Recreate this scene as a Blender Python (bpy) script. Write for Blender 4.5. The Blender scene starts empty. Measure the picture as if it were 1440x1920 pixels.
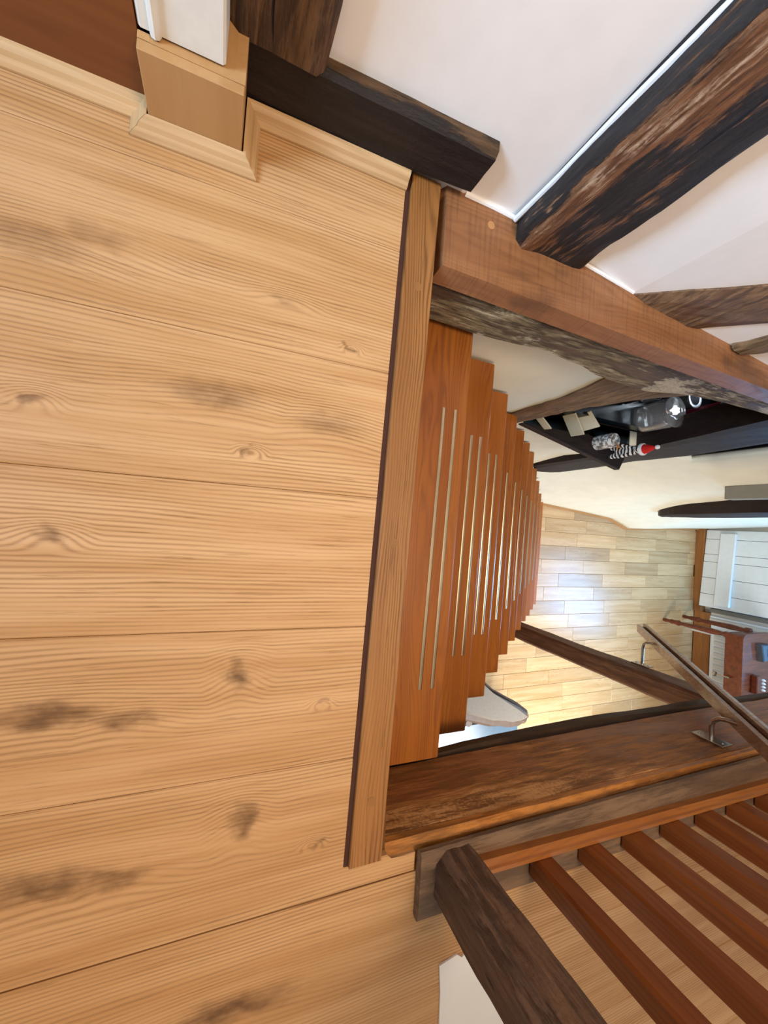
import bpy, bmesh, math, random
from mathutils import Vector, Matrix, noise
random.seed(7)
C = bpy.context.scene.collection
SC = bpy.context.scene

# ------------------------------------------------------------------ camera
cam_d = bpy.data.cameras.new('camera'); cam = bpy.data.objects.new('camera', cam_d); C.objects.link(cam)
CR = Matrix(((-0.0691976, 0.92290236, 0.378765), (0.99714766, 0.07545666, -0.0016868), (-0.0301371, 0.37756791, -0.92549134)))
cam.matrix_world = Matrix(((CR[0][0], -CR[1][0], -CR[2][0], 0), (CR[0][1], -CR[1][1], -CR[2][1], 0),
                           (CR[0][2], -CR[1][2], -CR[2][2], 0.6), (0, 0, 0, 1)))
cam_d.sensor_fit = 'AUTO'; cam_d.sensor_width = 36; cam_d.lens = 743.29 / 1920 * 36
cam_d.clip_start = 0.02; cam_d.clip_end = 100
SC.camera = cam
# ------------------------------------------------------------------ world, lights, exposure
SC.view_settings.view_transform = 'Standard'; SC.view_settings.look = 'None'
SC.view_settings.gamma = 1; SC.view_settings.use_curve_mapping = False
SC.view_settings.exposure = 0.25
w = bpy.data.worlds.new('world'); SC.world = w; w.use_nodes = True
w.node_tree.nodes['Background'].inputs[0].default_value = (1.0, 0.915, 0.80, 1)
w.node_tree.nodes['Background'].inputs[1].default_value = 0.44

def area(name, loc, target, sx, sy, power, col):
    l = bpy.data.lights.new(name, 'AREA'); l.shape = 'RECTANGLE'; l.size = sx; l.size_y = sy
    l.energy = power; l.color = col
    o = bpy.data.objects.new(name, l); C.objects.link(o); o.location = loc
    o.rotation_euler = (Vector(target) - Vector(loc)).to_track_quat('-Z', 'Y').to_euler()
    return o
area('landing_ceiling_lamp', (0.25, 0.55, 1.85), (0.1, 0.4, 0), 0.5, 0.5, 21, (1.0, 0.80, 0.60))
area('landing_window_light', (0.05, -1.45, 1.35), (-0.58, 0.45, 0.35), 0.5, 0.7, 10, (0.42, 0.68, 1.0)).data.spread = math.radians(70)
area('downstairs_window_light', (2.5, 2.5, -0.5), (1.1, 2.75, -2.21), 1.3, 1.0, 47, (0.94, 0.97, 1.0)).data.spread = math.radians(112)
area('downstairs_back_window_light', (0.82, 4.90, -0.74), (0.7, 3.0, -1.9), 1.0, 0.9, 66, (0.17, 0.5, 1.0))
area('stairwell_wall_fill', (1.5, 1.35, -0.40), (-0.5, 0.9, -0.6), 0.4, 0.4, 7.0, (1.0, 0.88, 0.68))  # added fill to brighten the cream stairwell wall, no known fixture
area('adjoining_room_daylight', (-0.72, 2.38, -0.30), (-0.66, 1.7, -0.7), 0.25, 0.12, 3.2, (0.75, 0.88, 1.0))

# ------------------------------------------------------------------ node helpers
def lin(h):
    h = h.lstrip('#'); r = []
    for i in (0, 2, 4):
        c = int(h[i:i+2], 16) / 255
        r.append(c / 12.92 if c <= 0.04045 else ((c + 0.055) / 1.055) ** 2.4)
    return (*r, 1)

class NT:
    def __init__(s, name):
        s.m = bpy.data.materials.new(name); s.m.use_nodes = True; s.t = s.m.node_tree
        s.b = s.t.nodes['Principled BSDF']
    def set(s, sock, v):
        if hasattr(v, 'is_output') or isinstance(v, bpy.types.NodeSocket): s.t.links.new(v, sock)
        elif v is not None:
            if sock.type == 'RGBA' and isinstance(v, str): v = lin(v)
            sock.default_value = v
    def n(s, typ, ins=(), **kw):
        nd = s.t.nodes.new('ShaderNode' + typ)
        for k, v in kw.items(): setattr(nd, k, v)
        for i, v in (ins.items() if isinstance(ins, dict) else enumerate(ins)): s.set(nd.inputs[i], v)
        return nd
    def math(s, op, a, b=None, c=None, clamp=False):
        ins = [a] if b is None else ([a, b] if c is None else [a, b, c])
        return s.n('Math', ins, operation=op, use_clamp=clamp).outputs[0]
    def vmath(s, op, a, b=None):
        nd = s.n('VectorMath', [a] if b is None else [a, b], operation=op)
        return nd.outputs['Value'] if op in ('LENGTH', 'DISTANCE', 'DOT_PRODUCT') else nd.outputs[0]
    def noise(s, vec, scale=1.0, detail=3, rough=0.55, dist=0.0):
        return s.n('TexNoise', {'Vector': vec, 'Scale': scale, 'Detail': detail, 'Roughness': rough, 'Distortion': dist}).outputs[0]
    def ss(s, v, a, b, lo=0.0, hi=1.0):
        return s.n('MapRange', [v, a, b, lo, hi], interpolation_type='SMOOTHSTEP').outputs[0]
    def mix(s, f, a, b, mode='MIX'):
        nd = s.t.nodes.new('ShaderNodeMix'); nd.data_type = 'RGBA'; nd.blend_type = mode
        s.set(nd.inputs[0], f); s.set(nd.inputs[6], a); s.set(nd.inputs[7], b)
        return nd.outputs[2]
    def scl(s, vec, v):
        return s.vmath('MULTIPLY', vec, v)
    def bump(s, h, strength, dist=0.002):
        nd = s.n('Bump', {'Strength': strength, 'Distance': dist, 'Height': h}); s.set(s.b.inputs['Normal'], nd.outputs[0])
    def out(s, col, rough=0.6, metal=0.0, spec=0.4, coat=0.0):
        s.set(s.b.inputs['Base Color'], col); s.set(s.b.inputs['Roughness'], rough)
        s.b.inputs['Metallic'].default_value = metal; s.b.inputs['Specular IOR Level'].default_value = spec
        s.b.inputs['Coat Weight'].default_value = coat; s.b.inputs['Coat Roughness'].default_value = 0.2
        return s.m

def plain(name, col, rough=0.5, metal=0.0, spec=0.4, var=0.06, bump=0.0, nscale=30, coat=0.0):
    t = NT(name); co = t.n('TexCoord').outputs['Object']
    nz = t.noise(co, nscale, 4)
    base = lin(col); dk = tuple(c * (1 - 2.2 * var) for c in base[:3]) + (1,)
    c = t.mix(t.ss(nz, 0.3, 0.7), dk, base)
    if bump: t.bump(nz, bump, 0.003)
    return t.out(c, rough, metal, spec, coat)

AX = {'X': (0, 1, 2), 'Y': (1, 0, 2), 'Z': (2, 0, 1)}
def wood(name, dark, mid, light, axis='Y', line=0.006, warp=2.5, linestr=0.3, rough=0.5, bump=0.25, knots=(),
         rnd=True, pores=0.35, smooth=0.12, spec=0.35, coat=0.0, saw=0.0, blotch=0.0, varamt=0.12, warpfreq=1.0):
    t = NT(name); co = t.n('TexCoord').outputs['Object']
    rv = t.n('ObjectInfo').outputs['Random']
    raw = co
    if rnd:
        off = t.n('CombineXYZ', [t.math('MULTIPLY', rv, 7.3), t.math('MULTIPLY', rv, 13.1), t.math('MULTIPLY', rv, 5.7)]).outputs[0]
        co = t.vmath('ADD', co, off)
    sx = t.n('SeparateXYZ', [co]); a, u, v = (sx.outputs[i] for i in AX[axis])
    def st(along, across):
        vec = [across] * 3; vec[AX[axis][0]] = along; return t.scl(co, tuple(vec))
    low = t.noise(st(1.3 * warpfreq, 9 * warpfreq), 1.0, 2.5)
    mids = t.noise(st(2.0, 30), 1.0, 3)
    fine = t.noise(st(9, 320), 1.0, 3, 0.7)
    ph = t.math('ADD', t.math('DIVIDE', t.math('ADD', u, t.math('MULTIPLY', v, 0.55)), line), t.math('MULTIPLY', low, warp * 10))
    if not rnd: ph = t.math('ADD', ph, t.math('MULTIPLY', rv, 40.0))
    kmask = None; halo = None
    if knots:
        wv = t.n('TexNoise', {'Vector': st(22, 34), 'Scale': 1.0, 'Detail': 4}).outputs[1]
        pw = t.vmath('ADD', raw, t.scl(t.vmath('SUBTRACT', wv, (0.5, 0.5, 0.5)), (0.045, 0.075, 0)))
        for (kx, ky, rx, ry, s) in knots:
            dv = t.vmath('MULTIPLY', t.vmath('SUBTRACT', pw, (kx, ky, 0)), (1 / rx, 1 / ry, 0))
            d = t.vmath('LENGTH', dv)
            k = t.ss(d, 0.15, 1.15, s, 0.0); kmask = k if kmask is None else t.math('MAXIMUM', kmask, k)
            dv2 = t.vmath('MULTIPLY', t.vmath('SUBTRACT', raw, (kx, ky, 0)), (1 / (rx * 2.6), 1 / (ry * 2.6), 0))
            h = t.ss(t.vmath('LENGTH', dv2), 0.0, 1.0, 1.0, 0.0)
            h = t.math('MULTIPLY', h, min(1.0, 0.4 + s))
            halo = h if halo is None else t.math('MAXIMUM', halo, h)
        ph = t.math('ADD', ph, t.math('MULTIPLY', halo, 3.0))
    ln = t.math('ADD', t.math('MULTIPLY', t.math('SINE', t.math('MULTIPLY', ph, 6.2832)), 0.5), 0.5)
    ln = t.math('POWER', ln, 2.2)
    fade = t.ss(t.noise(st(2.5, 14), 1.0, 2), 0.3, 0.65)
    ln = t.math('MULTIPLY', ln, t.math('ADD', t.math('MULTIPLY', fade, 0.75), 0.25))
    ln = t.math('MULTIPLY', ln, t.ss(fine, 0.25, 0.6, 0.35, 1.0))
    col = t.mix(t.ss(mids, 0.3, 0.7), mid, light)
    col = t.mix(t.math('MULTIPLY', ln, linestr), col, dark)
    po = t.ss(fine, 0.60, 0.72)
    col = t.mix(t.math('MULTIPLY', po, pores), col, dark)
    if blotch:
        col = t.mix(t.math('MULTIPLY', t.ss(t.noise(st(5, 12), 1.0, 4), 0.5, 0.72), blotch), col, dark)
    if kmask is not None:
        kd = lin(dark); kd = tuple(c * 0.62 for c in kd[:3]) + (1,)
        col = t.mix(t.math('MULTIPLY', kmask, t.ss(t.noise(st(30, 60), 1.0, 3), 0.2, 0.7, 0.45, 1.0)), col, kd)
    # board to board variation
    col = t.mix(1.0, col, t.n('CombineColor', [t.math('ADD', 1 - varamt, t.math('MULTIPLY', rv, varamt))] * 3).outputs[0], 'MULTIPLY')
    h = t.math('SUBTRACT', 1.0, t.math('ADD', t.math('MULTIPLY', ln, 0.7), t.math('MULTIPLY', po, 0.6)))
    if saw:
        sw = t.noise(t.scl(co, tuple(150 if i == AX[axis][0] else 9 for i in range(3))), 1.0, 2)
        col = t.mix(t.math('MULTIPLY', t.ss(sw, 0.45, 0.7), saw), col, dark); h = t.math('ADD', h, t.math('MULTIPLY', sw, 0.5))
    t.bump(h, bump, 0.0012)
    return t.out(col, t.math('ADD', rough, t.math('MULTIPLY', ln, smooth)), 0, spec, coat)

def timber(name, dark, worn, pale, axis='Y', th=0.55, rough=0.75, bump=0.8, pth=0.66, bias=None, spec=0.3, streak=7, ac=26, lim=1.0, dscale=1.0, patch=0, pcol=None):
    """Old hand-hewn beam: dark skin with worn, fibrous patches."""
    t = NT(name); co = t.n('TexCoord').outputs['Object']
    sx = t.n('SeparateXYZ', [co])
    def st(along, across):
        vec = [across] * 3; vec[AX[axis][0]] = along; return t.scl(co, tuple(vec))
    big = t.noise(st(3.2 * dscale, 11 * dscale), 1.0, 5, 0.6, 0.3)
    fib = t.noise(st(streak, streak * 9), 1.0, 5, 0.7)
    grit = t.noise(co, 160, 3)
    m = t.math('ADD', t.math('MULTIPLY', big, 0.72), t.math('MULTIPLY', fib, 0.28))
    if bias:
        bv = None
        for ax, v0, v1 in bias[1:]:
            q = t.ss(sx.outputs['XYZ'.index(ax)], v0, v1); bv = q if bv is None else t.math('MULTIPLY', bv, q)
        m = t.math('ADD', m, t.math('MULTIPLY', bv, bias[0]))
    mw = t.ss(m, th, th + 0.07)
    dcol = t.mix(t.ss(fib, 0.35, 0.7), dark, tuple(min(1, c * 1.9) for c in lin(dark)[:3]) + (1,))
    wcol = t.mix(t.ss(fib, 0.35, 0.62), tuple(c * 0.45 for c in lin(worn)[:3]) + (1,), worn)
    wcol = t.mix(t.math('MULTIPLY', t.ss(m, pth, pth + 0.10), t.ss(t.math('ADD', t.math('MULTIPLY', fib, .7), t.math('MULTIPLY', grit, .3)), 0.42, 0.6)), wcol, pale)
    col = t.mix(t.math('MULTIPLY', mw, lim), dcol, wcol)
    if patch:
        pn_ = t.math('ADD', t.math('MULTIPLY', t.noise(st(5.0, 8.0), 1.0, 4, .6), .8), t.math('MULTIPLY', fib, .2))
        pm = t.ss(pn_, patch, patch + .035)
        col = t.mix(pm, col, t.mix(t.ss(grit, .3, .65), tuple(c * .6 for c in lin(pcol)[:3]) + (1,), pcol))
    crack = t.ss(t.noise(st(2.5, 45), 1.0, 3, 0.6, 0.5), 0.27, 0.33)
    col = t.mix(crack, (0.006, 0.004, 0.003, 1), col)
    h = t.math('ADD', t.math('MULTIPLY', fib, 0.6), t.math('ADD', t.math('MULTIPLY', crack, 0.5), t.math('SUBTRACT', t.math('MULTIPLY', grit, 0.2), t.math('MULTIPLY', mw, 0.5))))
    t.bump(h, bump, 0.006)
    return t.out(col, t.math('SUBTRACT', rough, t.math('MULTIPLY', t.math('SUBTRACT', 1.0, mw), 0.15)), 0, spec)

def emit_free_glass(name, col=(1, 1, 1, 1), rough=0.03):
    t = NT(name); co = t.n('TexCoord').outputs['Object']
    t.b.inputs['Transmission Weight'].default_value = 0.92; t.b.inputs['IOR'].default_value = 1.4
    t.bump(t.noise(co, 12, 2), 0.01, 0.002)
    return t.out(col, rough, 0, 0.5)

M = {}
KN = [(0.228, 0.041, .026, .022, 1.0), (0.436, 0.057, .028, .024, 1.0), (0.262, -.18, .022, .075, .95), (0.274, -.105, .018, .045, .85),
      (0.465, -.165, .024, .075, .95), (0.476, -.095, .018, .05, .85), (-0.165, -.02, .026, .075, .62), (-0.150, .15, .026, .06, .5),
      (-0.122, -.218, .010, .016, .8), (0.041, -.19, .012, .022, .75), (-0.275, .171, .006, .01, .8), (-0.323, .067, .008, .03, .35),
      (0.70, .055, .025, .11, 1.0), (-0.314, -.235, .03, .06, .5), (-0.092, .032, .006, .012, .8), (0.281, .165, .006, .012, .6),
      (0.492, .165, .006, .012, .5), (-0.34, -.17, .02, .05, .4)]
M['floor'] = wood('light_oak_boards', '#85592f', '#bb8955', '#ce9f6d', 'Y', .0060, .55, .62, .5, .6, KN, rnd=False, pores=.4, varamt=.05)
M['floor_side'] = wood('light_oak_boards_plain', '#85592f', '#bb8955', '#ce9f6d', 'Y', .0060, .55, .55, .5, .5, (), rnd=False, pores=.35, varamt=.05)
M['mould'] = wood('light_oak_moulding', '#9b7448', '#c49a6a', '#d4ad7d', 'Y', .006, 1.0, .35, .42, .15, pores=.3)
M['mouldx'] = wood('light_oak_moulding_across', '#9b7448', '#c49a6a', '#d4ad7d', 'X', .006, 1.0, .35, .42, .15, pores=.3)
M['plinth'] = wood('smooth_plinth_board', '#a0713f', '#b58552', '#bd8f5d', 'Z', .012, 1.0, .12, .45, .06, pores=.1)
M['trim'] = wood('brown_oak_nosing', '#4a2a0e', '#925d2c', '#a56e38', 'X', .0075, 1.6, .75, .5, .5, pores=.6)
M['tread'] = wood('orange_oak_tread', '#6b370f', '#a95f20', '#b86e28', 'X', .010, 2.0, .5, .38, .2, pores=.4, coat=.12, varamt=.22)
M['cap'] = wood('reddish_oak_ledge', '#4f3120', '#8a5733', '#9c6840', 'Y', .02, 1.6, .3, .5, .3, pores=.3, saw=.3, blotch=.6)
M['baluster'] = wood('red_brown_varnished_wood', '#512609', '#7c4016', '#8a4b1d', 'Z', .012, 1.2, .35, .4, .1, pores=.2, coat=.15)
M['shoe'] = wood('orange_varnished_rail', '#5c3013', '#8f5426', '#9d622e', 'Y', .012, 1.2, .35, .4, .1, pores=.2, coat=.1)
M['lowfloor'] = wood('honey_oak_strip_floor', '#8d653a', '#c79e6a', '#d9b585', 'Y', .011, 2.2, .3, .28, .06, pores=.2, varamt=.3, spec=.5, smooth=.05)
M['skirt'] = wood('brown_skirting', '#5e3415', '#96602f', '#a66e3a', 'X', .012, 1.2, .3, .5, .1, pores=.3)
M['skirty'] = wood('honey_skirting', '#7e5026', '#b9844a', '#c89459', 'Y', .012, 1.2, .3, .5, .1, pores=.3)
M['panel'] = wood('dark_brown_panel', '#5a2c12', '#74401f', '#7d4924', 'Y', .03, 1.5, .3, .5, .05, pores=.1, blotch=.3)
M['handrail'] = wood('handrail_oak', '#553520', '#8d6342', '#ab845f', 'Y', .012, 1.0, .35, .32, .1, pores=.3, coat=.3)
M['mahog'] = wood('mahogany', '#2c0f07', '#5c2412', '#74321a', 'Y', .015, 1.2, .35, .16, .05, pores=.2, coat=.45)
M['black_timber_y'] = timber('blackened_sill_timber', '#1d1512', '#5f452d', '#8f7455', 'Y', .66, pth=.78, bias=(.3, ('Z', .090, .099)))  # Z bias paints the lit brown top ledge into the colour
M['post_brown'] = timber('brown_wall_post_timber', '#3a281b', '#6b4c31', '#8a6a4a', 'Z', .48, pth=.7, streak=6)
M['post_black'] = timber('black_worn_post_timber', '#26211f', '#85593a', '#c2a88e', 'Z', .56, pth=.68, bump=1.0, streak=14, dscale=1.4, bias=(.14, ('Y', .60, .48), ('X', -.552, -.538)), patch=.62, pcol='#93694a')
M['slat'] = timber('whitewashed_brown_timber', '#5d4330', '#86664a', '#b59878', 'Z', .47, pth=.62, streak=10)
M['oldbeam'] = timber('decayed_wall_plate', '#543f2b', '#8a7757', '#c8b696', 'Y', .46, pth=.53, bump=1.2, streak=14, dscale=1.0, patch=.53, pcol='#c3b294')
M['grey_brown'] = timber('grey_brown_timber', '#5a432f', '#836648', '#a08668', 'Z', .46, pth=.66, streak=10)
M['vdark'] = timber('very_dark_timber', '#1c120e', '#4a3220', '#6b4c33', 'Z', .64, pth=.75, bump=.6)
M['shelf'] = timber('dark_shelf_board', '#1f1512', '#3d2a20', '#5d4433', 'Y', .62, pth=.75, bump=.4)
M['beam'] = timber('hewn_stairwell_beam', '#774a26', '#a46c37', '#c9955c', 'Y', .50, pth=.60, bump=.7, bias=(.20, ('Z', -.13, -.04), ('Y', 1.5, .9)), ac=20, rough=.6)
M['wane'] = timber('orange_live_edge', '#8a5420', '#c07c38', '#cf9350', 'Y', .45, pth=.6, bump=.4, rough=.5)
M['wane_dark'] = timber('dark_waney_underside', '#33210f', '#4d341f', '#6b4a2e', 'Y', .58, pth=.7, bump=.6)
M['brown_post'] = timber('dark_brown_support_post', '#5a3b26', '#755136', '#86603f', 'Z', .52, pth=.72, bump=.5)
M['plate'] = timber('weathered_sole_plate', '#5a4432', '#7d6148', '#98806a', 'Y', .48, pth=.68, bump=.5, streak=5)
M['newel'] = timber('rough_newel_timber', '#4b3526', '#745640', '#9d8167', 'Z', .47, pth=.64, bump=.9, streak=9)
M['plaster'] = plain('painted_white_plaster', '#f1ebe6', .75, 0, .25, .02, .12, 14)
M['cream'] = plain('cream_plaster', '#e6dcc2', .75, 0, .25, .03, .2, 9)
M['white_paint'] = plain('white_gloss_paint', '#e6e0d4', .45, 0, .4, .03, .1, 40)
M['door_white'] = plain('white_painted_boards', '#e9ebe8', .5, 0, .4, .02)
M['offwhite'] = plain('offwhite_paint', '#d6cfc0', .5, 0, .4, .02)
M['greypaint'] = plain('grey_painted_reveal', '#8f8876', .6, 0, .3, .03)
M['brass'] = plain('champagne_metal', '#cdb99a', .28, 1.0, .5, .05)
M['flask'] = plain('polished_flask_steel', '#a3a6aa', .25, .35, .6, .04)
M['steel'] = plain('brushed_steel', '#b9b1a6', .25, 1.0, .5, .04)
M['darkgap'] = plain('dark_brown_sealant', '#4a2b20', .8, 0, .2, .05)
M['sub'] = plain('dark_subfloor', '#6b4828', .9, 0, .2, .05)
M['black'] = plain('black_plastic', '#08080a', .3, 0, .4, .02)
M['glass'] = emit_free_glass('clear_glass')
M['taupe'] = plain('taupe_upholstery', '#83786a', .55, 0, .3, .05, .1, 80)
M['chairwood'] = plain('brown_carved_chair_wood', '#6b5341', .4, 0, .4, .1, .05)
M['paper'] = plain('white_paper', '#e9e4df', .8, 0, .2, .02, .15, 6)
M['envelope'] = plain('cream_envelope', '#cdc4ab', .7, 0, .2, .03)
M['red'] = plain('red_felt', '#c5241c', .8, 0, .2, .06)
M['redtin'] = plain('red_painted_tin', '#a82a34', .35, 0, .4, .05)
M['white'] = plain('white_fluff', '#eeeae4', .9, 0, .2, .04, .3, 150)
M['pale_blue'] = plain('pale_blue_glass_top', '#5c6f7d', .2, 0, .6, .03)
M['device'] = plain('dark_grey_plastic', '#3c3d40', .4, 0, .4, .03)
M['peg'] = plain('pale_wood_peg', '#b98350', .6, 0, .3, .05)
M['peg2'] = plain('brown_wood_plug', '#946334', .6, 0, .3, .1)
def frosted():
    t = NT('frosted_candle_glass'); co = t.n('TexCoord').outputs['Object']
    nz = t.noise(co, 70, 4); return t.out(t.mix(t.ss(nz, .42, .55), '#6f6a64', '#ddd8d0'), .35, 0, .5)
M['frost'] = frosted()
def stripes():
    t = NT('zebra_stripes'); co = t.n('TexCoord').outputs['Object']
    wv = t.n('TexWave', {'Vector': co, 'Scale': 28.0, 'Distortion': 3.0, 'Detail': 2.0, 'Detail Scale': 1.5}, wave_type='BANDS', bands_direction='Z').outputs[0]
    return t.out(t.mix(t.ss(wv, .45, .55), '#26221f', '#d9d2c6'), .8, 0, .2)
M['zebra'] = stripes()

# ------------------------------------------------------------------ object helpers
def link(name, bm, mat, parent=None, smooth=False, loc=None):
    me = bpy.data.meshes.new(name)
    bmesh.ops.recalc_face_normals(bm, faces=bm.faces); bm.to_mesh(me); bm.free()
    for mm in (mat if isinstance(mat, (list, tuple)) else [mat]): me.materials.append(M[mm])
    if smooth:
        for p in me.polygons: p.use_smooth = True
        me.set_sharp_from_angle(angle=math.radians(38))
    o = bpy.data.objects.new(name, me); C.objects.link(o)
    if parent: o.parent = parent
    if loc: o.location = loc
    return o
def tag(o, label=None, cat=None, group=None, kind=None):
    if label: o['label'] = label
    if cat: o['category'] = cat
    if group: o['group'] = group
    if kind: o['kind'] = kind
    return o
def empty(name, loc=(0, 0, 0)):
    o = bpy.data.objects.new(name, None); C.objects.link(o); o.location = loc; o.empty_display_size = .05
    return o
def box(x0, x1, y0, y1, z0, z1, bev=0.0, bm=None, seg=1):
    bm = bm or bmesh.new()
    r = bmesh.ops.create_cube(bm, size=1.0)
    vs = r['verts']
    for v in vs:
        v.co = Vector(((x0 + x1) / 2 + v.co.x * (x1 - x0), (y0 + y1) / 2 + v.co.y * (y1 - y0), (z0 + z1) / 2 + v.co.z * (z1 - z0)))
    if bev:
        es = list({e for v in vs for e in v.link_edges})
        bmesh.ops.bevel(bm, geom=es, offset=bev, segments=seg, affect='EDGES', profile=.5)
    return bm
def prism(poly, z0, z1, bev=0.0, bm=None):
    """Extrude a polygon given in x,y between z0 and z1; bevel the top rim."""
    bm = bm or bmesh.new()
    b = [bm.verts.new((x, y, z0)) for x, y in poly]; t = [bm.verts.new((x, y, z1)) for x, y in poly]
    n = len(poly); bm.faces.new(b[::-1]); tf = bm.faces.new(t)
    for i in range(n): bm.faces.new((b[i], b[(i+1) % n], t[(i+1) % n], t[i]))
    if bev: bmesh.ops.bevel(bm, geom=list(tf.edges), offset=bev, segments=1, affect='EDGES')
    return bm
def loft(rings, bm=None, cap=True):
    bm = bm or bmesh.new(); vr = [[bm.verts.new(p) for p in r] for r in rings]; n = len(rings[0])
    for a, b in zip(vr, vr[1:]):
        for i in range(n): bm.faces.new((a[i], a[(i+1) % n], b[(i+1) % n], b[i]))
    if cap:
        for r in (vr[0][::-1], vr[-1]): bm.faces.new(r)
    return bm
def tube(pts, r, n=10, bm=None):
    pts = [Vector(p) for p in pts]; rings = []
    rs = r if isinstance(r, (list, tuple)) else [r] * len(pts)
    up = None
    for i, p in enumerate(pts):
        d = (pts[min(i+1, len(pts)-1)] - pts[max(i-1, 0)]).normalized()
        if up is None: up = d.orthogonal().normalized()
        s = d.cross(up).normalized(); up = s.cross(d).normalized()
        rings.append([p + (s * math.cos(k * 2 * math.pi / n) + up * math.sin(k * 2 * math.pi / n)) * rs[i] for k in range(n)])
    return loft(rings, bm)
def lathe(cx, cy, prof, n=20, bm=None, cap=True):
    return loft([[(cx + r * math.cos(k*2*math.pi/n), cy + r * math.sin(k*2*math.pi/n), z) for k in range(n)] for r, z in prof], bm, cap)
def rough_beam(axis, stations, n=40, amp=.004, freq=14, rad=.012, per=5, edge=0.0, seed=0):
    """Timber along axis; stations = (t, u0,u1, v0,v1); surface carries real unevenness."""
    i0, i1, i2 = AX[axis]
    st = sorted(stations); rings = []
    t0, t1 = st[0][0], st[-1][0]
    for k in range(n + 1):
        t = t0 + (t1 - t0) * k / n
        for a, b in zip(st, st[1:]):
            if a[0] - 1e-9 <= t <= b[0] + 1e-9:
                f = (t - a[0]) / (b[0] - a[0]); s = [a[j] + (b[j] - a[j]) * f for j in range(1, 5)]; break
        u0, u1, v0, v1 = s; rr = min(rad, (u1-u0)*.3, (v1-v0)*.3)
        pts = []
        cs = [((u0, v0), (1, 0), (0, 1)), ((u1, v0), (0, 1), (-1, 0)), ((u1, v1), (-1, 0), (0, -1)), ((u0, v1), (0, -1), (1, 0))]
        for j, (c, d, prev) in enumerate(cs):
            L = (u1 - u0) if j % 2 == 0 else (v1 - v0)
            for q in range(per + 1):
                x = rr + (L - 2 * rr) * q / per
                pts.append((c[0] + d[0] * x, c[1] + d[1] * x))
        ring = []
        cu, cv = (u0+u1)/2, (v0+v1)/2
        for (u, v) in pts:
            P = [0, 0, 0]; P[i0] = t; P[i1] = u; P[i2] = v; P = Vector(P)
            q = P + Vector((seed * 3.1, seed * 1.7, seed * 2.3))
            sc = [freq] * 3; sc[i0] = freq * .35
            q2 = Vector((q.x * sc[0], q.y * sc[1], q.z * sc[2]))
            dn = noise.noise(q2) * amp + noise.noise(q2 * 3.3) * amp * .45 + noise.noise(q2 * .25) * amp * 1.2
            out = Vector((0, 0, 0)); out[i1] = u - cu; out[i2] = v - cv
            # push along the dominant face normal
            au = abs(out[i1]) / max(1e-6, (u1-u0)); av = abs(out[i2]) / max(1e-6, (v1-v0))
            nv = Vector((0, 0, 0))
            if au > av: nv[i1] = 1 if out[i1] > 0 else -1
            else: nv[i2] = 1 if out[i2] > 0 else -1
            if edge and abs(au - av) < .12: dn -= edge * max(0, noise.noise(q2 * 1.6))
            ring.append(P + nv * dn)
        rings.append(ring)
    return loft(rings)

SK = -0.0239   # the stair runs very slightly out of square with the boards
# ------------------------------------------------------------------ structure: upper floor
floor = link('floor', prism([(-.70, -1.5), (3.0, -1.5), (3.0, 3.4), (.72, 3.4), (.72, .30), (-.70, .25)], -.25, -.0135), 'sub')
tag(floor, 'upstairs floor of wide light oak boards around the stairwell', None, None, 'structure')
XJ = [-.454, -.2477, -.041, .166, .3725, .579, .786, .992, 1.199, 1.406, 1.612, 1.819, 2.026, 2.232, 2.44, 2.65, 2.85, 3.0]
def board(poly, m='floor'):
    return link('floor_board', prism(poly, -.0125, 0, .0013), m, floor)
g = .0003; YF = .231
def skew(x): return YF + SK * x
board([(-.585, -1.5), (XJ[0]-g, -1.5), (XJ[0]-g, skew(XJ[0])), (-.585, skew(-.585))])
for a, b in zip(XJ[:4], XJ[1:5]):
    board([(a+g, -1.5), (b-g, -1.5), (b-g, skew(b)), (a+g, skew(a))])
board([(XJ[4]+g, -1.5), (XJ[5]-g, -1.5), (XJ[5]-g, .345), (.549, .345), (.549, .30), (.541, .293), (.541, .225), (XJ[4]+g, skew(XJ[4]))])
for x0, x1 in zip([-.36, -.16] + XJ[2:17], [-.16] + XJ[2:18]):
    board([(x0+g, 3.4), (x1-g, 3.4), (x1-g, 5.03), (x0+g, 5.03)], 'floor_side')
for i in range(5, 17):
    board([(XJ[i]+g, -1.5), (XJ[i+1]-g, -1.5), (XJ[i+1]-g, 3.4), (max(XJ[i]+g, .585), 3.4)], 'floor' if i == 5 else 'floor_side')

# ------------------------------------------------------------------ structure: left wall upstairs and downstairs
WP = [(-.602, -1.5), (-.599, .50), (-.546, .80), (-.515, 1.19), (-.44, 2.0), (-.37, 3.4), (-.33, 5.03)]
wl = link('wall_left', prism(WP + [(x - .3, y) for x, y in WP[::-1]], -.045, 2.4), 'plaster')
tag(wl, 'white painted plaster panels between the black timbers upstairs', None, None, 'structure')
def base_x(y):
    P = [(.3, -.50), (2.0, -.34), (2.72, -.284), (3.2, -.245), (3.55, -.212), (3.70, -.165), (3.80, -.128), (4.0, -.135), (4.4, -.165), (5.0, -.197)]
    for a, b in zip(P, P[1:]):
        if y <= b[0]: return a[1] + (b[1] - a[1]) * max(0, y - a[0]) / (b[0] - a[0])
    return P[-1][1]
def top_x(y):
    P = [(.3, -.505), (2.35, -.505), (2.75, -.35), (3.2, -.31), (3.6, -.28), (4.0, -.26), (5.0, -.25)]
    for a, b in zip(P, P[1:]):
        if y <= b[0]: return a[1] + (b[1] - a[1]) * max(0, y - a[0]) / (b[0] - a[0])
    return P[-1][1]
def wall_x(y, z):
    t = min(1, max(0, (-1.28 - z) / .78)); return top_x(y) + (base_x(y) - top_x(y)) * t
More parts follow.
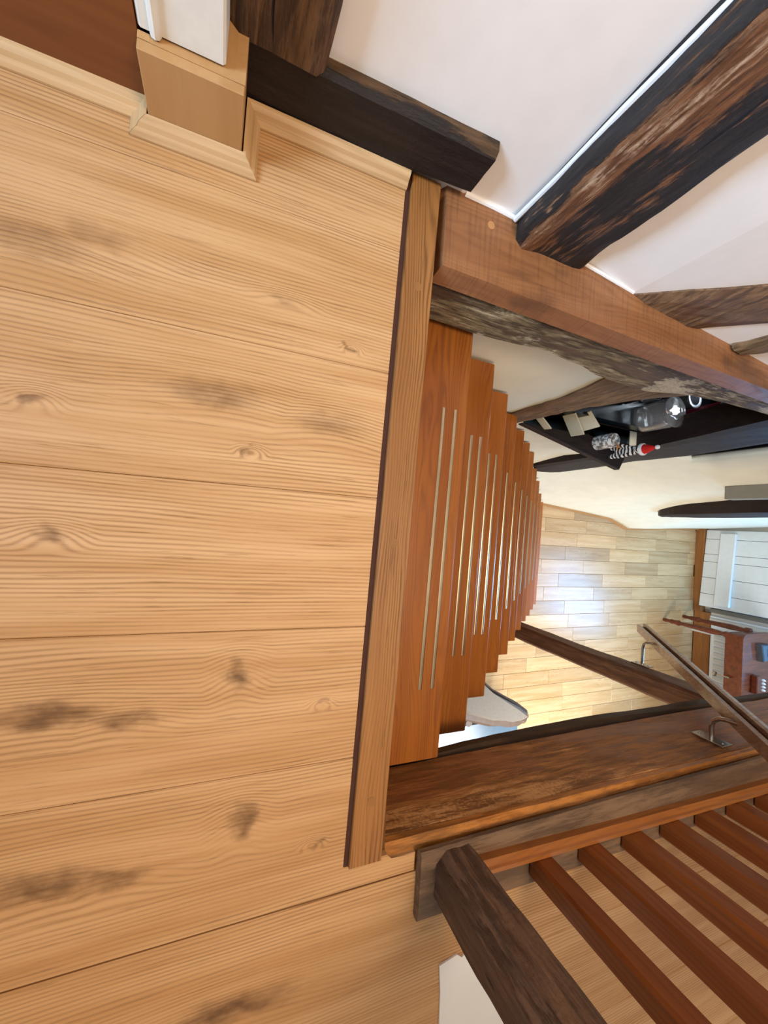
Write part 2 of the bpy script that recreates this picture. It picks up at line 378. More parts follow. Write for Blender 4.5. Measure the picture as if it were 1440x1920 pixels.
ys = [.25, .5, .8, 1.15] + [1.15 + 1.3 * k / 10 for k in range(1, 11)] + [2.6, 2.75, 2.9, 3.05, 3.2, 3.35, 3.45, 3.55, 3.62, 3.70, 3.75, 3.8, 3.88, 3.96, 4.1, 4.3, 4.5, 4.75, 5.0]
zs = [-2.21 + (2.21 - .83) * k / 16 for k in range(16)] + [-.83, -.72, -.6, -.45, -.3, -.2, -.1, -.045]
bm = bmesh.new(); G = [[bm.verts.new((wall_x(y, z), y, z)) for z in zs] for y in ys]
for i in range(len(ys) - 1):
    for j in range(len(zs) - 1):
        if ys[i] > 1.149 and ys[i+1] < 2.451 and zs[j] > -.831 and zs[j+1] < -.199: continue
        bm.faces.new((G[i][j], G[i+1][j], G[i+1][j+1], G[i][j+1]))
wll = link('wall_left', bm, 'cream', smooth=True)
so = wll.modifiers.new('thick', 'SOLIDIFY'); so.thickness = .07; so.offset = -1
bm = None
tag(wll, 'cream plaster stairwell wall that bulges towards the lower floor', None, None, 'structure')
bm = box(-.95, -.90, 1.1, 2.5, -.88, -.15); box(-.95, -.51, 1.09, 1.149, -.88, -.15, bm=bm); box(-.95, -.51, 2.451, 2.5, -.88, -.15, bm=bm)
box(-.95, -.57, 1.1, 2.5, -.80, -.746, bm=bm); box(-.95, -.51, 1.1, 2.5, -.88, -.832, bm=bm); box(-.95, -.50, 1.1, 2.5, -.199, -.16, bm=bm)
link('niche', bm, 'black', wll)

# ------------------------------------------------------------------ structure: lower floor
low = link('floor', prism([(-.6, .2), (3.2, .2), (3.2, 5.1), (-.6, 5.1)], -2.3, -2.2235), 'sub')
tag(low, 'downstairs floor of narrow honey oak strips lit by daylight', None, None, 'structure')
gl = .0009
butts = {-3: 3.2, -2: 2.964, -1: 3.596, 0: 3.349, 1: 3.049, 2: 3.244, 3: 2.955, 4: 3.302, 5: 2.954, 6: 3.246}
for k in range(-3, 19):
    xa = -.036 + .1275 * (k); L = random.uniform(.52, .64)
    y = butts.get(k, random.uniform(2.8, 3.4)); y -= L * math.ceil((y - 1.1) / L)
    while y < 4.98:
        L = random.uniform(.5, .66); a, b = max(y, 1.1), min(y + L, 4.985)
        if b - a > .04:
            link('floor_board', prism([(xa+gl, a+gl), (xa+.1275-gl, a+gl), (xa+.1275-gl, b-gl), (xa+gl, b-gl)], -2.223, -2.21, .0012), 'lowfloor', low)
        y += L
# back wall downstairs
wb = link('wall_back', prism([(-.7, 5.04), (3.2, 5.04), (3.2, 5.12), (-.7, 5.12)], -2.3, 2.4), 'offwhite')
tag(wb, 'offwhite end wall behind the white boarded door', None, None, 'structure')
bb = link('baseboard_back', box(-.22, .72, 4.96, 5.04, -2.21, -2.125, .004), 'skirt')
tag(bb, 'brown wooden threshold under the white boarded door', None, None, 'structure')
bb2 = link('baseboard_back', box(.72, 3.0, 4.99, 5.04, -2.21, -2.05, .004), 'skirt')
tag(bb2, 'tall brown skirting board behind the mahogany table', None, None, 'structure')
bl = [(base_x(y) , y) for y in ys if y > 2.3]
bl3 = link('baseboard_left', prism([(x + .018, y) for x, y in bl] + [(x - .005, y) for x, y in bl[::-1]], -2.209, -2.175, .003), 'skirty')
tag(bl3, 'thin honey wood skirting following the bulging cream wall', None, None, 'structure')
ceil = link('ceiling', prism([(-.36, 3.4), (3.0, 3.4), (3.0, 5.04), (-.3, 5.04)], -.25, -.0135), 'offwhite')
tag(ceil, 'downstairs ceiling beyond the stairwell', None, None, 'structure')

# ------------------------------------------------------------------ white boarded door
door = empty('door_1', (-.185, 5.0, -2.12)); tag(door, 'white ledged plank door at the far end downstairs', None, None, 'structure')
px = [-.185, -.084, .083, .167, .34, .515, .655]
for a, b in zip(px, px[1:]):
    o = link('plank', box(a+.002, b-.002, 4.995, 5.03, -2.12, -.35, .003), 'door_white'); o.parent = door; o.matrix_parent_inverse = Matrix.Translation(-door.location)
for z0, z1 in ((-1.975, -1.83), (-.9, -.77)):
    o = link('ledge', box(-.15, .625, 4.965, 4.995, z0, z1, .008), 'door_white'); o.parent = door; o.matrix_parent_inverse = Matrix.Translation(-door.location)
door.rotation_euler = (0, 0, -.104)
tr = empty('trim_1', (.71, 5.0, -2.05)); tag(tr, 'grey and white moulded architrave right of the white door', None, None, 'structure')
for a, b, y, m in ((.665, .71, 4.985, 'greypaint'), (.71, .745, 5.0, 'offwhite'), (.745, .77, 4.985, 'door_white'), (.77, .81, 4.975, 'offwhite')):
    o = link('moulding', box(a, b, y, 5.04, -2.05, -.3, .004), m); o.parent = tr; o.matrix_parent_inverse = Matrix.Translation(-tr.location)

# ------------------------------------------------------------------ radiator cover behind the table
def thing(name, label, cat, loc, group=None):
    e = empty(name, loc); tag(e, label, cat, group); return e
def part(name, bm, mat, parent, smooth=False, gp=None):
    o = link(name, bm, mat, None, smooth); o.parent = parent
    inv = Vector(parent.location) if parent.parent is None else Vector((0, 0, 0))   # parts themselves sit at the world origin
    o.matrix_parent_inverse = Matrix.Translation(-inv); return o
rad = thing('radiator', 'white ribbed radiator against the end wall behind the mahogany table', 'radiator', (1.3, 4.98, -2.04))
part('panel', box(.84, 1.75, 4.97, 5.0, -2.03, -1.5, .004), 'door_white', rad)
for k in range(14):
    part('rib', box(.88 + .061*k, .915 + .061*k, 4.955, 4.972, -1.99, -1.56, .005), 'offwhite', rad)
part('foot', box(.9, .95, 4.96, 5.0, -2.21, -2.03), 'offwhite', rad); part('foot', box(1.6, 1.65, 4.96, 5.0, -2.21, -2.03), 'offwhite', rad)

# ------------------------------------------------------------------ mahogany table and what stands on it
tb = thing('table', 'polished mahogany table with turned legs below the stairs', 'table', (1.2, 4.6, -2.21))
def turned(x, y):
    return lathe(x, y, [(.014, -2.21), (.020, -2.19), (.016, -2.15), (.024, -2.12), (.020, -2.10), (.028, -2.05), (.017, -2.03), (.022, -1.95), (.028, -1.75), (.020, -1.66), (.030, -1.64), (.030, -1.60)], 14)
for x, y in ((.815, 4.47), (.79, 4.80), (1.62, 4.47), (1.62, 4.80)):
    part('leg', turned(x, y), 'mahog', tb, True)
part('apron', box(.79, 1.65, 4.44, 4.83, -1.63, -1.51, .004), 'mahog', tb)
def rrect(x0, x1, y0, y1, r, n=5):
    P = []
    for cx, cy, a0 in ((x1-r, y1-r, 0), (x0+r, y1-r, 90), (x0+r, y0+r, 180), (x1-r, y0+r, 270)):
        for k in range(n + 1):
            a = math.radians(a0 + 90 * k / n); P.append((cx + r*math.cos(a), cy + r*math.sin(a)))
    return P
part('tabletop', prism(rrect(.77, 1.68, 4.42, 4.88, .05), -1.51, -1.48, .006), 'mahog', tb)
hk = part('drawer_pull', tube([(1.19, 4.43, -1.57), (1.19, 4.405, -1.57), (1.19, 4.40, -1.60), (1.19, 4.40, -1.66)], .006, 8), 'steel', tb, True)
part('ring', lathe(1.19, 4.40, [(.003, -1.70), (.02, -1.69), (.022, -1.68), (.02, -1.67), (.003, -1.66)], 12), 'steel', tb, True)
ph = thing('telephone_base', 'dark grey device with a small screen on the mahogany table', 'device', (.95, 4.72, -1.48))
part('body', prism([(.86, 4.62), (1.02, 4.66), (1.0, 4.82), (.87, 4.80)], -1.48, -1.43, .008), 'device', ph)
part('screen', prism([(.90, 4.70), (.97, 4.71), (.96, 4.77), (.905, 4.765)], -1.43, -1.426), 'pale_blue', ph)
for i, x in enumerate((1.18, 1.21, 1.24, 1.27)):
    o = link('chess_piece', lathe(x, 4.66, [(.014, -1.48), (.014, -1.472), (.008, -1.465), (.006, -1.44), (.011, -1.437), (.010, -1.425), (.004, -1.415)], 12), 'white', None, True)
    tag(o, 'small white turned piece on the polished table, ' + ('nearest the dark grey device', 'second from the dark grey device', 'third from the dark grey device', 'farthest from the dark grey device')[i], 'chess piece', 'white pieces on the table')
bx_ = link('wooden_box', box(1.14, 1.30, 4.56, 4.63, -1.48, -1.43, .006), 'mahog'); tag(bx_, 'low reddish wooden box on the polished table', 'box')

# ------------------------------------------------------------------ chair and side table on the lower floor, seen past the treads
ch = thing('upholstered_chair', 'taupe upholstered chair with carved brown frame under the stairs', 'chair', (1.2, 1.95, -2.21))
seat = [(.93, 1.66), (1.02, 1.70), (1.18, 1.90), (1.30, 2.17), (1.355, 2.25), (1.385, 2.26), (1.40, 2.22), (1.395, 2.10), (1.37, 1.93), (1.30, 1.72), (1.2, 1.55), (1.0, 1.52)]
frame = [(.91, 1.66), (1.01, 1.72), (1.165, 1.915), (1.285, 2.185), (1.35, 2.28), (1.40, 2.30), (1.44, 2.26), (1.45, 2.18), (1.445, 2.08), (1.43, 1.93), (1.36, 1.70), (1.22, 1.50), (.99, 1.49)]
part('seat_frame', prism(frame, -1.86, -1.785, .02), 'chairwood', ch)
part('seat', prism(seat, -1.785, -1.755, .018), 'taupe', ch)
for x, y in ((1.40, 2.22), (1.38, 1.75), (1.02, 1.75), (1.05, 1.56)):
    part('leg', tube([(x, y, -2.21), (x, y, -2.1), (x, y, -1.95), (x, y, -1.80)], [.014, .018, .022, .028], 10), 'chairwood', ch, True)
part('carved_knob', lathe(1.41, 2.24, [(.012, -1.87), (.032, -1.85), (.036, -1.82), (.03, -1.79), (.012, -1.775)], 12), 'chairwood', ch, True)
st_ = thing('side_table', 'pale blue glass topped side table beside the taupe chair', 'table', (1.75, 1.95, -2.21))
part('tabletop', prism(rrect(1.50, 2.0, 1.55, 2.35, .06), -2.0, -1.975, .005), 'pale_blue', st_)
for x, y in ((1.55, 1.6), (1.95, 1.6), (1.55, 2.3), (1.95, 2.3)):
    part('leg', box(x-.015, x+.015, y-.015, y+.015, -2.21, -2.0), 'steel', st_)

# ------------------------------------------------------------------ left edge upstairs: panel, plinth, jamb, moulding
pn = link('wall_panel', box(-.60, -.522, -1.5, -.126, .004, 2.3), 'panel'); tag(pn, 'dark brown wooden panel left of the white door jamb', 'panel')
plb = thing('plinth_block', 'boxed light wood plinth around the foot of the white jamb', 'plinth', (-.54, -.07, 0))
part('front_board', box(-.512, -.50, -.125, -.0125, .002, .098, .001), 'plinth', plb)
part('side_board', box(-.586, -.5125, -.0245, -.0125, .002, .0978, .0), 'plinth', plb)
part('side_board', box(-.521, -.5125, -.125, -.113, .002, .0978, .0), 'plinth', plb)
part('cap', box(-.585, -.5122, -.113, -.0245, .08, .0976, .0), 'plinth', plb)
jb = thing('door_jamb', 'white painted jamb with chipped edges above the wooden plinth', 'door jamb', (-.55, -.075, .098))
part('post', box(-.597, -.521, -.1245, -.035, .0982, 2.3, .003), 'white_paint', jb)
part('bead', tube([(-.521, -.107, .1), (-.521, -.107, 1.0), (-.521, -.107, 2.3)], .006, 8), 'white_paint', jb, True)
def strip(path, prof):
    """Mitred moulding: path of (x,y,nx,ny) with outward offset, prof of (offset,z)."""
    return loft([[(x + nx*o, y + ny*o, z) for o, z in prof] for x, y, nx, ny in path])
mp = [(0, .001), (.020, .001), (.020, .004), (.017, .008), (.012, .010), (.009, .015), (.004, .019), (0, .020)]
ml = thing('floor_moulding', 'pale oak base moulding mitred around the plinth block', 'moulding', (-.5, -.1, 0))
part('length', strip([(-.522, -1.5, 1, 0), (-.522, -.127, 1, -1)], mp), 'mould', ml)
part('return', strip([(-.522, -.127, 1, -1), (-.4995, -.127, 1, -1)], mp), 'mouldx', ml)
part('length', strip([(-.4995, -.1265, 1, -1), (-.4995, -.0105, 1, 1)], mp), 'mould', ml)
part('return', strip([(-.4995, -.0105, 1, 1), (-.578, -.0105, 1, 1)], mp), 'mouldx', ml)
part('length', strip([(-.578, -.0105, 1, 1), (-.578, .2435, 1, 0)], mp), 'mould', ml)

# ------------------------------------------------------------------ old timbers of the left wall upstairs
sl = link('sill_beam', rough_beam('Y', [(-.012, -.66, -.581, .004, .094), (.1, -.66, -.579, .004, .098), (.352, -.66, -.577, .022, .102)], 24, .002, 20, .007), 'black_timber_y', None, True)
tag(sl, 'short blackened horizontal timber lying along the wall above the moulding', 'beam')
po = link('wall_post', rough_beam('Z', [(.094, -.65, -.572, -.034, .080), (.5, -.65, -.572, -.034, .083), (2.3, -.65, -.572, -.034, .085)], 60, .004, 18, .010, seed=2), 'post_brown', None, True)
tag(po, 'cracked brown upright post standing on the blackened sill timber', 'post')
br = link('wall_post', rough_beam('Z', [(-.004, -.64, -.5435, .478, .652), (.05, -.64, -.54, .470, .640), (.3, -.64, -.536, .462, .630), (.6, -.64, -.532, .455, .625), (2.3, -.64, -.53, .45, .62)], 90, .006, 16, .012, per=8, edge=.012, seed=5), 'post_black', None, True)
tag(br, 'thick black upright post with worn brown fibres standing on the reddish ledge', 'post')
def slanted(name, pts, x0, x1, mat, n=14, amp=.003, seed=0):
    """Timber in the wall: pts = (yA,zA,yB,zB) edge pairs along it, from face x1 back to x0 (callables of y)."""
    rings = []
    m = len(pts) - 1
    for k in range(n + 1):
        f = k / n * m; i = min(int(f), m - 1); f -= i
        a, b = pts[i], pts[i+1]; q = [a[j] + (b[j] - a[j]) * f for j in range(4)]
        ring = []
        for s in range(7):
            e = s / 6; y = q[0] + (q[2]-q[0])*e; z = q[1] + (q[3]-q[1])*e
            rnd = .006 if s in (0, 6) else 0
            ring.append(((x1(y, z) if x1.__code__.co_argcount == 2 else x1(y)) - rnd + amp * noise.noise(Vector((y*25 + seed, z*25, seed))), y + amp*noise.noise(Vector((z*30, y*20, 4+seed))), z + amp*noise.noise(Vector((z*30, y*20, 9+seed)))))
        for y, z in ((q[2], q[3]), (q[0], q[1])): ring.append((x0(y), y, z))
        rings.append(ring)
    return link(name, loft(rings), mat, None, False)
W2 = lambda y: -.598 + .091 * (y - .3)
sb = slanted('wall_brace', [(.790, -.01, 1.02, -.01), (.81, .003, 1.05, .035), (.974, .158, 1.125, .112), (1.30, .46, 1.45, .40), (1.8, .9, 1.95, .84)], lambda y: W2(y) - .06, lambda y: W2(y) + .016, 'slat')
tag(sb, 'brown slanting wall timber with pale streaks beyond the black post', 'brace')
sb2 = slanted('wall_brace', [(1.16, .005, 1.21, .005), (1.172, .03, 1.235, .035), (1.18, .09, 1.25, .07), (1.3, .4, 1.38, .38)], lambda y: W2(y) - .06, lambda y: W2(y) + .02, 'grey_brown', seed=3)
tag(sb2, 'small dark wall timber above the far end of the reddish ledge', 'brace')
# reddish oak capping ledge
lg = thing('oak_ledge', 'reddish new oak ledge running along the wall at floor level', 'ledge', (-.52, .9, -.045))
fx = lambda y: -.447 + .022 * (y - .33)
pts_in = [(y, fx(y) + .012 * 0) for y in (.325, .6, .9, 1.3, 1.8, 2.4)]
topb = [(-.601, .355), (-.598, .50), (-.546, .80), (-.515, 1.19), (-.46, 1.8), (-.40, 2.4)]
bm = bmesh.new()
outer = [(fx(y), y) for y in (.318, .6, .9, 1.3, 1.8, 2.4)]
poly = [(-.585, .312)] + outer + [(-.66, 2.4), (-.66, .8), (-.603, .30)]
rings = []
n = len(poly)
def inset(P, d):
    c = []
    for (x, y) in P: c.append((x - d if x > -.55 else x, max(y, .312 + d) if y < .4 else y))
    return c
lo = [(x, y, -.038) for x, y in poly]; hi = [(x, y, 0.0) for x, y in inset(poly, .010)]
part('board', loft([lo, hi]), 'cap', lg)
part('peg', lathe(-.562, .418, [(.0075, -.004), (.0075, .0008)], 16), 'peg', lg)
# decayed wall plate below it
ob = link('wall_plate', rough_beam('Y', [(.29, -.66, -.452, -.176, -.039), (.40, -.66, -.452, -.176, -.039), (.52, -.66, -.450, -.177, -.039), (.67, -.66, -.450, -.162, -.039), (.84, -.66, -.450, -.182, -.039), (.90, -.66, -.45, -.2, -.039), (1.14, -.66, -.45, -.218, -.039), (1.22, -.66, -.45, -.185, -.039), (1.40, -.66, -.446, -.150, -.039), (1.75, -.66, -.44, -.135, -.039), (2.45, -.66, -.43, -.16, -.039)], 90, .005, 14, .02, per=7, edge=.02, seed=8), 'oldbeam', None, True)
tag(ob, 'decayed old wall plate with pale rotten patches under the reddish ledge', 'beam')
ck = link('trim_2', tube([(-.588, .468 - .012*k/20 + .0015*math.sin(k*2.1), .004 + 2.2*k/20) for k in range(21)], .005, 8), 'plaster', None, True)
tag(ck, 'white caulk line where the wall meets the black upright post', None, None, 'structure')
ck2 = link('trim_3', tube([(-.598, .358, .001), (-.596, .42, .002), (-.594, .47, .001)], .005, 8), 'plaster', None, True)
tag(ck2, 'white caulk line along the back of the reddish ledge', None, None, 'structure')
ck3 = link('trim_4', tube([(-.566, .63, .001), (-.556, .71, .002), (-.546, .80, .001)], .004, 8), 'plaster', None, True)
tag(ck3, 'white caulk line along the ledge beyond the black post', None, None, 'structure')
# posts either side of the niche
p1 = slanted('wall_post', [(1.07, -.95, 1.22, -.95), (1.085, -.84, 1.205, -.84), (1.09, -.74, 1.215, -.76), (1.10, -.60, 1.24, -.60), (1.11, -.5, 1.27, -.5), (1.085, -.34, 1.32, -.364), (1.05, -.21, 1.42, -.22)], lambda y: -.57, lambda y: -.492, 'grey_brown', 30, .007, 2)
tag(p1, 'curved grey-brown upright timber left of the dark niche', 'post')
p2 = slanted('wall_post', [(1.885, -1.46, 2.13, -1.68), (1.985, -1.12, 2.27, -1.2), (1.99, -.77, 2.32, -.77), (1.94, -.57, 2.287, -.57), (1.84, -.20, 2.23, -.20)], lambda y: -.60, lambda y, z: -.478 + .034 * min(1, max(0, (-1.05 - z) / .45)), 'vdark', 24, .003, 5)
tag(p2, 'wide near-black upright timber right of the dark niche', 'post')
p3 = slanted('wall_post', [(3.40, -1.62, 3.47, -1.62), (3.33, -1.56, 3.56, -1.57), (3.25, -1.40, 3.60, -1.44), (3.16, -1.1, 3.58, -1.15), (3.05, -.8, 3.50, -.85), (3.0, -.4, 3.45, -.45)], lambda y: -.50, lambda y: -.225, 'vdark', 18, .004, 7)
tag(p3, 'dark curved upright timber low on the bulging cream wall', 'post')
gr = link('wall_slot', box(-.36, -.283, 2.72, 2.80, -.80, -.26, .003), 'greypaint'); tag(gr, 'narrow grey strip of reveal set in the cream wall', 'reveal')

# ------------------------------------------------------------------ niche shelf and contents
sh = link('niche_shelf', prism([(-.60, 1.20), (-.50, 1.235), (-.363, 1.875), (-.415, 1.90), (-.50, 1.94), (-.60, 1.94)], -.858, -.83, .003), 'shelf')
tag(sh, 'thin dark shelf board jutting out below the wall niche', 'shelf')
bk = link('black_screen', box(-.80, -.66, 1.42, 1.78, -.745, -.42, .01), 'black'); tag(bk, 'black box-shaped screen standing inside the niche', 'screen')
jr = thing('glass_jar', 'large clear lidded glass jar in the niche', 'jar', (-.61, 1.90, -.745))
part('body', lathe(-.61, 1.90, [(.055, -.745), (.066, -.735), (.068, -.62), (.062, -.60), (.058, -.595), (.060, -.62), (.060, -.73), (.04, -.737)], 24), 'glass', jr, True)
part('lid', lathe(-.61, 1.90, [(.060, -.594), (.072, -.592), (.072, -.582), (.05, -.572), (.02, -.568), (.012, -.56), (.014, -.55), (.004, -.545)], 24), 'glass', jr, True)
cy = thing('steel_flask', 'open brushed steel cylinder standing behind the glass jar', 'flask', (-.72, 2.09, -.745))
part('body', lathe(-.72, 2.09, [(.046, -.745), (.048, -.74), (.048, -.628), (.052, -.622), (.052, -.614), (.046, -.612), (.036, -.614), (.034, -.70), (.01, -.70)], 24), 'flask', cy, True)
gl1 = link('drinking_glass', lathe(-.72, 1.90, [(.022, -.745), (.028, -.742), (.033, -.668), (.030, -.668), (.025, -.735), (.01, -.737)], 18), 'glass', None, True); tag(gl1, 'small clear tumbler at the back of the niche', 'glass')
gl2 = link('drinking_glass', lathe(-.585, 2.05, [(.026, -.745), (.034, -.742), (.042, -.53), (.039, -.53), (.030, -.735), (.01, -.737)], 18), 'glass', None, True); tag(gl2, 'tall clear glass beside the wide black timber', 'glass')
rt = thing('red_tin', 'red and white tin at the right end of the niche', 'tin', (-.645, 2.16, -.745))
part('body', lathe(-.645, 2.16, [(.045, -.745), (.046, -.74), (.046, -.53), (.043, -.525)], 20), 'redtin', rt, True)
part('white_lid', lathe(-.645, 2.16, [(.047, -.524), (.047, -.508), (.03, -.495), (.012, -.492)], 20), 'white', rt, True)
cd = thing('candle_jar', 'mottled white candle jar beside the striped figurine on the shelf', 'candle', (-.475, 1.70, -.83))
part('jar', lathe(-.475, 1.70, [(.026, -.83), (.029, -.827), (.029, -.748), (.026, -.743), (.025, -.76), (.01, -.762)], 20), 'frost', cd, True)
part('star', prism([(-.455 + (.018 if i % 2 == 0 else .007) * math.cos(i*math.pi/5), 1.722 + (.018 if i % 2 == 0 else .007) * math.sin(i*math.pi/5)) for i in range(10)], -.753, -.748), 'peg', cd)
zb = thing('striped_figurine', 'small striped animal figurine wearing a red pointed hat on the shelf', 'figurine', (-.435, 1.80, -.83))
def skin(name, verts, edges, radii, mat, parent):
    me = bpy.data.meshes.new(name); me.from_pydata(verts, edges, []); o = bpy.data.objects.new(name, me); C.objects.link(o)
    me.materials.append(M[mat]); sk = o.modifiers.new('skin', 'SKIN')
    for i, r in enumerate(radii): me.skin_vertices[0].data[i].radius = (r, r)
    me.skin_vertices[0].data[0].use_root = True
    ss = o.modifiers.new('sub', 'SUBSURF'); ss.levels = 1; ss.render_levels = 2
    o.parent = parent; o.matrix_parent_inverse = Matrix.Translation(-Vector(parent.location)); return o
zx, zy, zz = -.437, 1.80, -.83
V = [(zx, zy, zz+.05), (zx, zy+.012, zz+.085), (zx, zy+.016, zz+.105), (zx, zy-.012, zz+.112),
     (zx-.014, zy-.004, zz+.03), (zx-.018, zy-.012, zz+.004), (zx+.014, zy-.004, zz+.03), (zx+.018, zy-.012, zz+.004),
     (zx-.016, zy-.004, zz+.065), (zx-.024, zy-.022, zz+.045), (zx+.016, zy-.004, zz+.065), (zx+.024, zy-.022, zz+.045), (zx, zy+.028, zz+.03), (zx, zy+.042, zz+.012)]
E = [(0, 1), (1, 2), (2, 3), (0, 4), (4, 5), (0, 6), (6, 7), (1, 8), (8, 9), (1, 10), (10, 11), (0, 12), (12, 13)]
skin('body', V, E, [.02, .015, .014, .009, .010, .009, .010, .009, .008, .007, .008, .007, .005, .004], 'zebra', zb)
zb.scale = (1.3, 1.3, 1.3); cd.scale = (1.2, 1.2, 1.2)
hat = part('hat', lathe(zx, zy+.014, [(.018, zz+.124), (.016, zz+.135), (.009, zz+.155), (.003, zz+.17)], 14), 'red', zb, True)
part('hat_trim', lathe(zx, zy+.014, [(.014, zz+.112), (.021, zz+.114), (.023, zz+.12), (.021, zz+.126), (.014, zz+.127)], 14), 'white', zb, True)
part('bobble', lathe(zx, zy+.014, [(.002, zz+.166), (.007, zz+.169), (.008, zz+.174), (.006, zz+.179), (.002, zz+.181)], 12), 'white', zb, True)
def envelope(lab, x, y, w_, h_, rz, tilt):
    o = link('envelope', box(-w_/2, w_/2, -.003, .003, 0, h_, .001), 'envelope'); o.location = (x, y, -.829); o.rotation_euler = (tilt, 0, rz); tag(o, lab, 'envelope')
envelope('pale envelope nearest the left end of the shelf', -.515, 1.335, .07, .05, .9, .2)
envelope('larger cream envelope leaning beside the candle jar', -.53, 1.50, .11, .085, .6, .15)
envelope('small cream card standing behind the larger envelope', -.548, 1.56, .09, .10, .8, -.1)

# ------------------------------------------------------------------ stairs
RS, GO, Y1 = .18424, .20268, .50718
stair = thing('staircase', 'orange oak staircase with paired metal strips descending to the lower floor', 'staircase', (0, .5, -2.21))
ends = {1: (-.468, .517), 2: (-.497, .5764)}
lft = {8: -.441, 9: -.394, 10: -.327, 11: -.282}
def tread(x0, x1, yn, z):
    """Board with rounded front, y measured at x=0, front slightly out of square."""
    d = .262; th = .036; prof = [(-d, -th), (-d, 0), (-.006, 0), (-.002, -.002), (0, -.006), (0, -th+.006), (-.002, -th+.002), (-.006, -th)]
    return loft([[(x, yn + SK*x + a, z + b) for a, b in prof] for x in (x0, x1)])
for i in range(1, 12):
    x0, x1 = ends.get(i, (-.497, .5764)); x0 = lft.get(i, x0)
    if i > 8: x1 = .59
    yn = Y1 + GO*(i-1); z = -RS*i
    t_ = part('tread', tread(x0, x1, yn, z), 'tread', stair)
    for off in (.064, .033):
        sx0, sx1 = (-.274, .360) if i < 4 else ((-.255 + .006*(i-3)), .36)
        y0 = yn - off
        bm = loft([[(x, y0 + SK*x - .0042, z - .001), (x, y0 + SK*x - .0042, z + .0012), (x, y0 + SK*x - .002, z + .0022), (x, y0 + SK*x + .002, z + .0022), (x, y0 + SK*x + .0042, z + .0012), (x, y0 + SK*x + .0042, z - .001)] for x in (sx0, sx1)])
        part('grip_strip', bm, 'brass', t_)
for sx_ in (-.22, .30):
    P0 = (.30, -.22); P1 = (2.55, -2.21)
    bm = loft([[(sx_, .26, -.225), (sx_ + .05, .26, -.225), (sx_ + .05, .26, -.45), (sx_, .26, -.45)], [(sx_, 2.44, -2.205), (sx_ + .05, 2.44, -2.205), (sx_ + .05, 2.20, -2.205), (sx_, 2.20, -2.205)]])
    part('stringer', bm, 'tread', stair)
part('riser', prism([(-.46, .262), (.532, .24), (.532, .262), (-.46, .285)], -.40, -.022), 'tread', stair)
ns = thing('landing_nosing', 'brown oak nosing board edging the landing at the stair head', 'nosing', (-.02, .265, 0))
def ny(x, o): return .2378 + SK*x + o
bm = prism([(-.590, ny(-.590, 0)), (.5405, ny(.5405, 0)), (.5405, ny(.5405, .054)), (-.590, ny(-.590, .054))], -.02, .008, .0012)
part('board', bm, 'trim', ns)
part('sealant_line', prism([(-.585, ny(-.585, -.008)), (.5405, ny(.5405, -.0075)), (.5405, ny(.5405, 0)), (-.585, ny(-.585, 0))], -.012, .001), 'darkgap', ns)
for x, yy in ((.030, .026), (.442, .027), (-.40, .027)):
    part('wood_plug', lathe(x, ny(x, yy), [(.0075, .006), (.0075, .0084)], 14), 'peg2', ns)

# ------------------------------------------------------------------ right side of the stairwell
sbm = thing('stairwell_beam', 'massive hewn beam along the right side of the stairwell', 'beam', (.63, 1.7, -.28))
part('timber', rough_beam('Y', [(.293, .535, .71, -.215, -.024), (.6, .537, .71, -.222, -.022), (1.2, .54, .71, -.236, -.02), (1.9, .542, .71, -.230, -.02), (3.4, .545, .71, -.236, -.02)], 80, .003, 12, .010, per=8, seed=11), 'beam', sbm, True)
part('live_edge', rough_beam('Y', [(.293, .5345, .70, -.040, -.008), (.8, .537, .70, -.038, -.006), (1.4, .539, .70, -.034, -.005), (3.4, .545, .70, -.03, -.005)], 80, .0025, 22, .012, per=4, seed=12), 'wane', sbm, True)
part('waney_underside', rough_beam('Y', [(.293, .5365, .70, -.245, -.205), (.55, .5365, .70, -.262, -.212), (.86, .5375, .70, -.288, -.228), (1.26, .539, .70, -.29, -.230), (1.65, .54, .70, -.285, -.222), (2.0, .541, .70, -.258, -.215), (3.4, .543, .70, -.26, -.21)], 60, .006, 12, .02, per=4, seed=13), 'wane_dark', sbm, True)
sp = link('support_post', rough_beam('Z', [(-2.21, .581, .668, 1.780, 1.885), (-1.3, .581, .668, 1.778, 1.882), (-.9, .580, .668, 1.772, 1.880), (-.6, .579, .670, 1.775, 1.892), (-.27, .580, .676, 1.782, 1.900)], 50, .0035, 10, .012, per=6, seed=15), 'brown_post', None, True)
tag(sp, 'dark brown upright post carrying the stairwell beam from the lower floor', 'post')

bal = thing('balustrade', 'landing balustrade of red-brown square balusters on a weathered sole plate', 'balustrade', (.6, 1.2, 0))
part('sole_plate', rough_beam('Y', [(.348, .541, .652, 0, .016), (.8, .541, .656, 0, .016), (3.4, .548, .668, 0, .016)], 60, .0012, 20, .004, per=4, seed=17), 'plate', bal, True)
sx0 = lambda y: .556 + .030 * (y - .45)
bm = loft([[(sx0(y)+.012, y, .0155), (sx0(y)+.012, y, .030), (sx0(y)+.024, y, .032), (sx0(y)+.026, y, .036), (sx0(y)+.033, y, .036), (sx0(y)+.034, y, .0155)] for y in (.455, 1.5, 3.4)])
part('shoe_rail', bm, 'shoe', bal)
for k in range(12):
    y = .578 + .1225 * k; x = sx0(y) + .035
    part('baluster', box(x, x + .041, y, y + .041, .0155, .90, .005), 'baluster', bal)
part('top_rail', box(sx0(1.2) + .02, sx0(1.2) + .09, .42, 3.4, .90, .95, .012), 'baluster', bal)
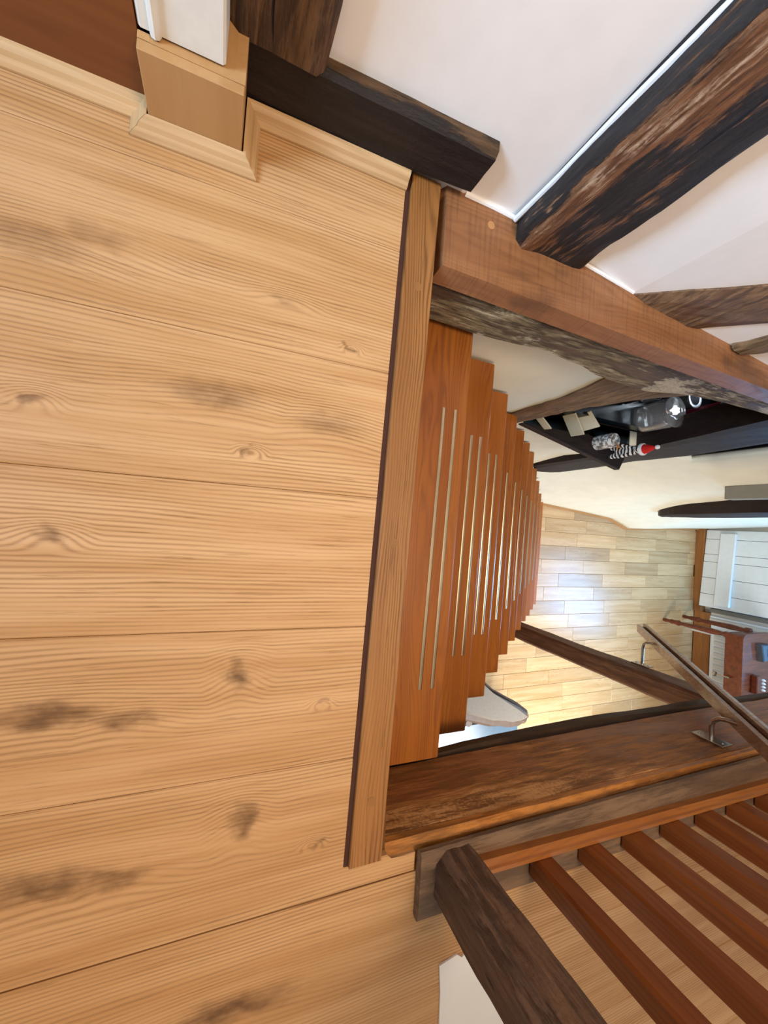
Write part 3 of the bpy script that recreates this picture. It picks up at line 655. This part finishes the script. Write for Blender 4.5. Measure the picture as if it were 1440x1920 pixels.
nw = link('newel_post', rough_beam('Z', [(.014, .546, .632, .378, .458), (.2, .547, .635, .374, .457), (.45, .547, .638, .372, .456), (2.3, .545, .64, .37, .455)], 90, .005, 16, .018, per=6, edge=.01, seed=21), 'newel', None, True)
tag(nw, 'rough dark timber newel post standing on the end of the sole plate', 'post')

# ------------------------------------------------------------------ handrail
hr = thing('handrail', 'moulded wooden handrail on bent steel brackets above the stairs', 'handrail', (.465, 1.6, -.3))
A = Vector((.463, 2.125, -.845)); Bv = Vector((.463, .95, .377)); dr = (Bv - A).normalized(); up = Vector((0, -dr.z, dr.y)); up = up if up.z > 0 else -up
def rail_part(prof): return loft([[P + Vector((1, 0, 0)) * a + up * b for a, b in prof] for P in (A, Bv)])
part('rail', rail_part([(-.024, .004), (-.028, .010), (-.026, .022), (-.018, .026), (-.014, .034), (0, .038), (.014, .034), (.018, .026), (.026, .022), (.028, .010), (.024, .004)]), 'handrail', hr)
part('under_strip', rail_part([(-.018, -.022), (-.018, -.008), (.018, -.008), (.018, -.022)]), 'handrail', hr)
part('core', rail_part([(-.010, -.009), (-.010, .005), (.010, .005), (.010, -.009)]), 'darkgap', hr)
def rail_z(y): return A.z + (Bv.z - A.z) * (y - A.y) / (Bv.y - A.y)
for y, z, xf in ((1.885, -.672, .5785), (1.305, -.078, .535)):
    b_ = part('wall_bracket', box(xf - .004, xf, y - .022, y + .022, z - .040, z + .040, .001), 'steel', hr)
    zr = rail_z(y) - .018
    pts = [(xf, y, z), (.53, y, z), (.50, y, z), (.482, y, z + .004), (.470, y, z + .018), (.466, y, z + .035), (.464, y, zr)]
    part('rod', tube(pts, .006, 10), 'steel', b_, True)
    for dz in (-.028, .028): part('screw', tube([(xf - .0055, y, z + dz), (xf - .003, y, z + dz)], .004, 8), 'steel', b_)

# ------------------------------------------------------------------ paper on the landing floor
pp = [(.752, .405), (.745, .440), (.753, .450), (.742, .470), (.738, .56), (.90, .58), (1.05, .57), (1.06, .41), (.9, .413), (.80, .410)]
pa = link('paper_sheet', prism(pp, .0005, .0035), 'paper'); tag(pa, 'sheet of white paper with a torn edge on the floor behind the newel post', 'paper')
